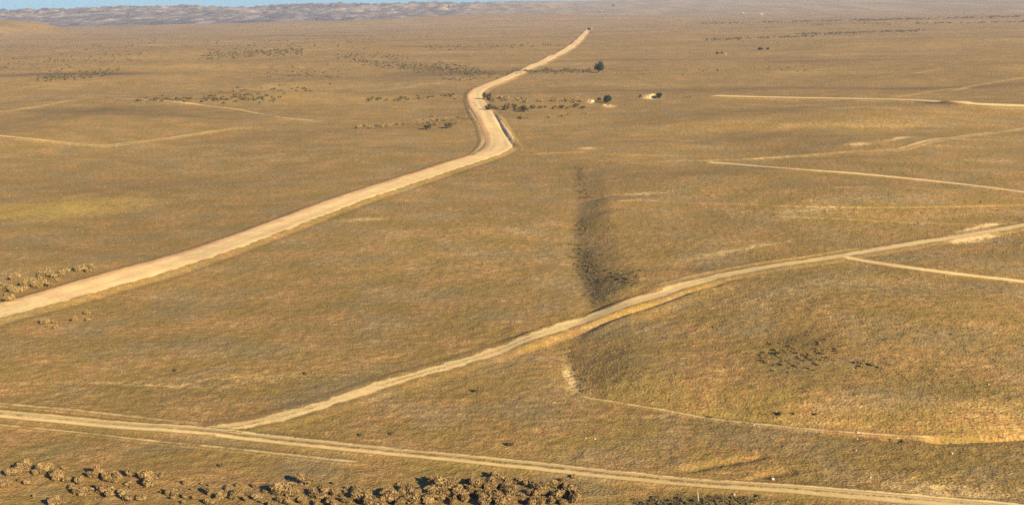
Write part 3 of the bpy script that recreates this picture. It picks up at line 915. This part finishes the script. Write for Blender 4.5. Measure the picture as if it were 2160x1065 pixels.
# ------------------------------------------------------------------ dry grass tufts
def tufts():
    gg = np.random.default_rng(42)
    N = 130000
    px = gg.uniform(-160, 2320, N); py = 300 + 790 * gg.uniform(0, 1, N) ** .8
    dens = .22 - .06 * sstep(1230, 1420, px + .6 * (py - 600)) * sstep(430, 560, py) * (1 - sstep(880, 930, py))
    dens *= .6 + .8 * (vnoise(px / 60, py / 16, 90) + .5)
    k = gg.uniform(0, 1, N) < dens
    px, py = px[k], py[k]
    x, y, z = cast(px, py, H, 7)
    ok = np.ones(len(x), bool)
    for r in ROADS.values():
        i, s, t_ = r['poly'].query(x, y)
        ok[i[np.abs(s) < r['hw'] * .72]] = False
    x, y, z, px, py = x[ok], y[ok], z[ok], px[ok], py[ok]
    n = len(x); d = np.hypot(x, y)
    hill = sstep(1230, 1420, px + .6 * (py - 600)) * sstep(430, 560, py) * (1 - sstep(880, 930, py))
    s = gg.uniform(.07, .16, n) * (1 + .25 * hill) * np.clip(d / 160, .8, 2.2)
    nb = 5
    ang = gg.uniform(0, 6.28, (n, nb)); 
    sp = gg.uniform(.3, 1.0, (n, nb)) * s[:, None]
    hh = gg.uniform(.35, .9, (n, nb)) * s[:, None]
    bx = x[:, None] + np.cos(ang) * sp * .7; by = y[:, None] + np.sin(ang) * sp * .7
    w = s[:, None] * .5
    ca, sa = np.cos(ang + 1.57) * w, np.sin(ang + 1.57) * w
    z0 = z[:, None] - .03
    lx = np.cos(ang) * sp * .6; ly = np.sin(ang) * sp * .6
    q = np.stack([np.stack([bx - ca, by - sa, z0 + 0 * bx], -1), np.stack([bx + ca, by + sa, z0 + 0 * bx], -1),
                  np.stack([bx + ca * .5 + lx, by + sa * .5 + ly, z0 + hh], -1), np.stack([bx - ca * .5 + lx * .6, by - sa * .5 + ly * .6, z0 + hh * .9], -1)], 2)
    V = q.reshape(-1, 3)
    tone = np.clip(gg.normal(.42, .25, n) - .12 * hill * (gg.uniform(0, 1, n) < .4), 0, 1)
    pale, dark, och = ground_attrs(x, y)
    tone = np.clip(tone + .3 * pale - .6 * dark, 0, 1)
    T = np.repeat(tone, nb * 4)
    me = mesh_np('dry_grass', V, np.arange(len(V)).reshape(-1, 4), False, M_TUFT, dict(tone=T))
    tag(add('dry_grass', me), 'sparse dry grass tufts and tiny scrub over the nearer ground', 'grass', kind='stuff')


tufts()

# ------------------------------------------------------------------ trees
def tree(px, py, r, h, label, seed, name='tree', squash=.85, mat=M_TREE, trunk_h=.2):
    x, y, z = place(px, py)
    root = empty(name, (x, y, z))
    gg = np.random.default_rng(seed)
    cl = [(0, 0, h * .55, r * .6)]
    for i in range(16):
        a = gg.uniform(0, 6.28); q = gg.uniform(.3, .75) * r
        zz = h * gg.uniform(trunk_h + .12, .85)
        cl.append((q * math.cos(a) * (1.15 - zz / h * .5), q * math.sin(a) * (1.15 - zz / h * .5), zz, r * gg.uniform(.22, .42)))
    V, Fc, T = leaf_cloud(r, cl, 2400, r * .075, seed + 1, squash)
    add('crown', mesh_np('crown', V, Fc, False, mat, dict(tone=T)), root)
    add('trunk', twig_mesh('trunk', r * .7, h * .8, 7, seed + 2, M_WOOD, r * .06), root)
    tag(root, label, 'tree')
    return root


tree(1263, 154, 4.6, 7.6, 'dark green rounded tree standing alone right of the far reach of the graded road', 801)
tree(1282, 217, 2.4, 3.4, 'dark round bushy tree in the pale eroded hollow right of the shrub rows', 811)
tree(1264, 213, 1.1, 1.6, 'small dark bush at the left end of the pale eroded hollow', 821, name='bush')
tree(1391, 208, 2.0, 2.4, 'dark bush at the right end of the pale earth mound', 831, name='bush')
tree(1351, 206, .9, 1.2, 'small dark bush at the left end of the pale earth mound', 836, name='bush')
tree(1604, 106, 2.8, 1.9, 'wide low dark bush, left of the pair on the open plain at upper right', 841, name='bush')
tree(1620, 105, 1.8, 1.8, 'narrow dark bush, right of the pair on the open plain at upper right', 851, name='bush')
tree(1513, 114, 1.6, 1.4, 'low dark bush left of the white boulder on the upper right plain', 861, name='bush')
tree(1523, 114, 1.3, 1.5, 'low dark bush touching the white boulder on the upper right plain', 866, name='bush')
tree(946, 22, 4.5, 22, 'slender tall tree on the far skyline, left of the pair', 871, squash=2.0)
tree(957, 21, 4.0, 22, 'slender tall tree on the far skyline, right of the pair', 876, squash=2.0)
tree(1243, 65, 4.0, 4.5, 'dark bush beside the last visible end of the graded road', 881, name='bush')
tree(1293, 15, 8, 12, 'hazy dark tree beyond the barn on the far plain', 886)

def mound(px, py, rx, ry, h, label, seed, hollow=0.0):
    x, y, z = place(px, py)
    nr, na = 16, 48
    rr, aa = np.meshgrid(np.linspace(0, 1, nr), np.linspace(0, 2 * math.pi, na, endpoint=False), indexing='ij')
    X = rr * np.cos(aa) * rx; Y = rr * np.sin(aa) * ry
    k = (1 - rr ** 2) ** 1.3 * (1 + .9 * fbm(X / 1.6 + seed, Y / 1.6, seed, 3)) - hollow * np.exp(-((X - .15 * rx) / (.45 * rx)) ** 2 - ((Y + .1 * ry) / (.5 * ry)) ** 2)
    Z = h * k - .25
    i = np.arange(nr - 1)[:, None] * na; j = np.arange(na)[None]; j2 = (j + 1) % na
    Fc = np.stack([i + j, i + na + j, i + na + j2, i + j2], -1).reshape(-1, 4)
    m = np.clip(1.25 - rr ** 3 + .5 * fbm(X, Y, seed + 3, 3), 0, 1.2)
    zz = np.zeros(m.size)
    me = mesh_np('earth_mound', np.stack([X, Y, Z], -1).reshape(-1, 3), Fc, True, M_ROAD, dict(road=m.ravel(), streak=zz + .45, worn=zz + .35, warm=zz, pale=zz + .3, dark=zz, ochre=zz))
    o = add('earth_mound', me); o.location = (x, y, z)
    tag(o, label, 'earth mound')


mound(1374, 207, 4.8, 3.2, 1.5, 'long bright mound of bare pale earth between two dark bushes on the plain', 95)
mound(1281, 222, 3.4, 2.6, .9, 'pale earth rim in front of the dark round bushy tree', 96, 1.1)
mound(1249, 215, 1.5, 1.8, 1.5, 'small pale earth heap at the end of the shrub rows beside the road', 97)

# ------------------------------------------------------------------ barn and sheds, far away
def box_house(px, py, L, W, Hh, rot, label, wall_m, roof_m, name, cat):
    x, y, z = place(px, py)
    root = empty(name, (x, y, z - .3)); root.rotation_euler = (0, 0, rot)
    a, b_ = L / 2, W / 2; rh = Hh + W * .28
    V = [(-a, -b_, 0), (a, -b_, 0), (a, b_, 0), (-a, b_, 0), (-a, -b_, Hh), (a, -b_, Hh), (a, b_, Hh), (-a, b_, Hh), (-a, 0, rh), (a, 0, rh)]
    me = bpy.data.meshes.new('wall')
    me.from_pydata(V, [], [(0, 1, 5, 4), (2, 3, 7, 6), (1, 2, 6, 9, 5), (3, 0, 4, 8, 7)]); me.materials.append(wall_m)
    add('wall', me, root)
    o = .5; th = .18
    V = []; Fs = []
    for s in (-1, 1):
        e = len(V); ez = Hh - o * .56
        V += [(-a - o, 0, rh), (a + o, 0, rh), (a + o, s * (b_ + o), ez), (-a - o, s * (b_ + o), ez), (-a - o, 0, rh + th), (a + o, 0, rh + th), (a + o, s * (b_ + o), ez + th), (-a - o, s * (b_ + o), ez + th)]
        Fs += [(e, e + 1, e + 2, e + 3), (e + 4, e + 5, e + 6, e + 7), (e + 1, e + 2, e + 6, e + 5), (e + 2, e + 3, e + 7, e + 6), (e + 3, e, e + 4, e + 7)]
    me = bpy.data.meshes.new('roof'); me.from_pydata([(p[0], p[1], p[2] + .02) for p in V], [], Fs); me.materials.append(roof_m)
    add('roof', me, root)
    me = bpy.data.meshes.new('door'); w = min(1.8, L * .15)
    me.from_pydata([(-w, -b_ - .05, 0), (w, -b_ - .05, 0), (w, -b_ - .05, Hh * .75), (-w, -b_ - .05, Hh * .75), (-w, -b_ + .02, 0), (w, -b_ + .02, 0), (w, -b_ + .02, Hh * .75), (-w, -b_ + .02, Hh * .75)], [],
                   [(0, 1, 2, 3), (0, 4, 5, 1), (1, 5, 6, 2), (2, 6, 7, 3), (3, 7, 4, 0)])
    me.materials.append(M_WOOD); add('door', me, root)
    tag(root, label, cat)


box_house(1270, 27, 24, 11, 5.5, .1, 'long dark barn with a pale grey roof far out on the hazy plain', M_WALL, M_ROOF, 'barn', 'barn')
box_house(1568, 29, 5, 4, 3.0, -.5, 'smaller white shed far out on the hazy plain, left of the pair', M_WHITE, M_WHITE, 'shed', 'shed')
box_house(1606, 32, 6, 5, 3.4, -.5, 'larger white shed far out on the hazy plain, right of the pair', M_WHITE, M_WHITE, 'shed', 'shed')

# ------------------------------------------------------------------ stones and stake
def stone_mesh(seed):
    import bmesh
    bm = bmesh.new(); bmesh.ops.create_icosphere(bm, subdivisions=2, radius=1)
    gg = np.random.default_rng(seed); off = gg.uniform(0, 50, 3)
    cuts = [(Vector(gg.normal(size=3)).normalized(), gg.uniform(.55, .85)) for _ in range(7)]
    for v in bm.verts:
        for nrm, dd in cuts:
            e = v.co.dot(nrm) - dd
            if e > 0: v.co -= nrm * e
        v.co.z *= .75
    me = bpy.data.meshes.new('stone'); bm.to_mesh(me); bm.free(); me.materials.append(M_STONE)
    return me


SM = [stone_mesh(i) for i in range(4)]


def stone(px, py, r, label, group=None, name='stone', cat='stone', tall=1.0):
    x, y, z = place(px, py)
    o = add(name, SM[int(g.integers(4))]); o.location = (x, y, z + r * .3); r *= .8; o.scale = (r, r, r * tall); o.rotation_euler = (0, 0, g.uniform(0, 6.28))
    tag(o, label, cat, group)


stone(1809, 913, .24, 'upright cream boulder on the dry streambed at the foot of the ochre bank', name='boulder', cat='boulder', tall=1.5)
stone(1531, 115, 1.0, 'white boulder beside two low dark bushes on the upper right plain', name='boulder', cat='boulder', tall=1.0)
for q, lab in [((1236, 924, .14), 'left one of two pale stones in the grass between streambed and foreground track'), ((1255, 926, .15), 'right one of two pale stones in the grass between streambed and foreground track'),
               ((2008, 957, .2), 'pale stone in the grass between streambed and track near the right edge'), ((2085, 811, .17), 'bright pale stone alone on the scrubby hillside near the right edge'),
               ((1630, 1011, .24), 'pale stone lying just above the foreground track right of the dark hollow'), ((1808, 926, .13), 'small pale stone just below the upright cream boulder'),
               ((1806, 950, .15), 'pinkish pale stone farther below the upright cream boulder'), ((1836, 1007, .16), 'pale stone beside the foreground track left of the pale streaked patch'),
               ((1548, 1044, .22), 'pale stone at the right rim of the dark hollow on the bottom edge'), ((1800, 779, .16), 'pale stone right of the dark hillside shrub patch'),
               ((1590, 897, .2), 'pale stone on the streambed below the left part of the ochre bank'), ((1170, 713, .16), 'pale stone on the lower verge of the lane beside the gully crossing')]:
    stone(*q, lab, 'pale stones scattered in the grass')

x, y, z = place(1473, 1056)
import bmesh
bm = bmesh.new()
bmesh.ops.create_cone(bm, cap_ends=True, segments=8, radius1=.055, radius2=.045, depth=1.0)
for v in bm.verts: v.co.z += .45
me = bpy.data.meshes.new('stake'); bm.to_mesh(me); bm.free(); me.materials.append(M_STAKE)
o = add('stake', me); o.location = (x, y, z); o.rotation_euler = (.05, -.08, 0)
tag(o, 'thin weathered wooden stake standing in the dark hollow on the bottom edge', 'stake')

# ------------------------------------------------------------------ haze
HZ = dict(x0=-7000, x1=7000, y0=-1500, y1=10000, z0=-30, z1=330)
V = [(HZ['x%d' % a], HZ['y%d' % b_], HZ['z%d' % c]) for a in (0, 1) for b_ in (0, 1) for c in (0, 1)]
me = bpy.data.meshes.new('haze')
me.from_pydata(V, [], [(0, 1, 3, 2), (4, 6, 7, 5), (0, 4, 5, 1), (2, 3, 7, 6), (0, 2, 6, 4), (1, 5, 7, 3)])
m = bpy.data.materials.new('thin_air'); m.use_nodes = True; m.node_tree.nodes.clear()
t = NT(m.node_tree); out = t.n('ShaderNodeOutputMaterial'); pv = t.n('ShaderNodeVolumePrincipled')
pv.inputs['Color'].default_value = (.68, .75, .95, 1); pv.inputs['Density'].default_value = 8.5e-5; pv.inputs['Anisotropy'].default_value = 0.0
t.link(pv.outputs[0], out.inputs['Volume']); me.materials.append(m)
tag(add('haze', me), 'thin blue air fading the far plain and hills', 'haze', kind='stuff')

# ------------------------------------------------------------------ light
EL = math.radians(21); to_sun = Vector((.61 * math.cos(EL), -.79 * math.cos(EL), math.sin(EL))).normalized()
L = bpy.data.lights.new('sun', 'SUN'); L.energy = 5.0; L.angle = math.radians(.5); L.color = (1, .85, .60)
so = bpy.data.objects.new('sun', L); COL.objects.link(so); so.rotation_euler = (-to_sun).to_track_quat('-Z', 'Y').to_euler()
W = bpy.data.worlds.new('World'); SC.world = W; W.use_nodes = True
wt = W.node_tree; bg = wt.nodes['Background']
sky = wt.nodes.new('ShaderNodeTexSky'); sky.sky_type = 'NISHITA'; sky.sun_disc = False
sky.sun_elevation = EL; sky.sun_rotation = math.atan2(to_sun.x, to_sun.y); sky.dust_density = 0.0; sky.ozone_density = 3.0; sky.air_density = 1.0
tint = wt.nodes.new('ShaderNodeMix'); tint.data_type = 'RGBA'; tint.blend_type = 'MULTIPLY'; tint.inputs[0].default_value = 1
wt.links.new(sky.outputs[0], tint.inputs[6]); tint.inputs[7].default_value = (.24, .68, 1.25, 1)
wt.links.new(tint.outputs[2], bg.inputs[0]); bg.inputs[1].default_value = .05

cam = bpy.data.cameras.new('camera'); co_ = bpy.data.objects.new('camera', cam); COL.objects.link(co_)
cam.sensor_width = 36; cam.lens = 36 * F / 2160; cam.clip_start = .5; cam.clip_end = 40000
Mx = Matrix(((_r[0], _u[0], -_f[0], 0), (_r[1], _u[1], -_f[1], 0), (_r[2], _u[2], -_f[2], CAMH), (0, 0, 0, 1)))
co_.matrix_world = Mx
SC.camera = co_
SC.view_settings.view_transform = 'Standard'; SC.view_settings.look = 'None'
SC.view_settings.exposure = 1.07
SC.cycles.use_denoising = False; SC.view_settings.gamma = 1
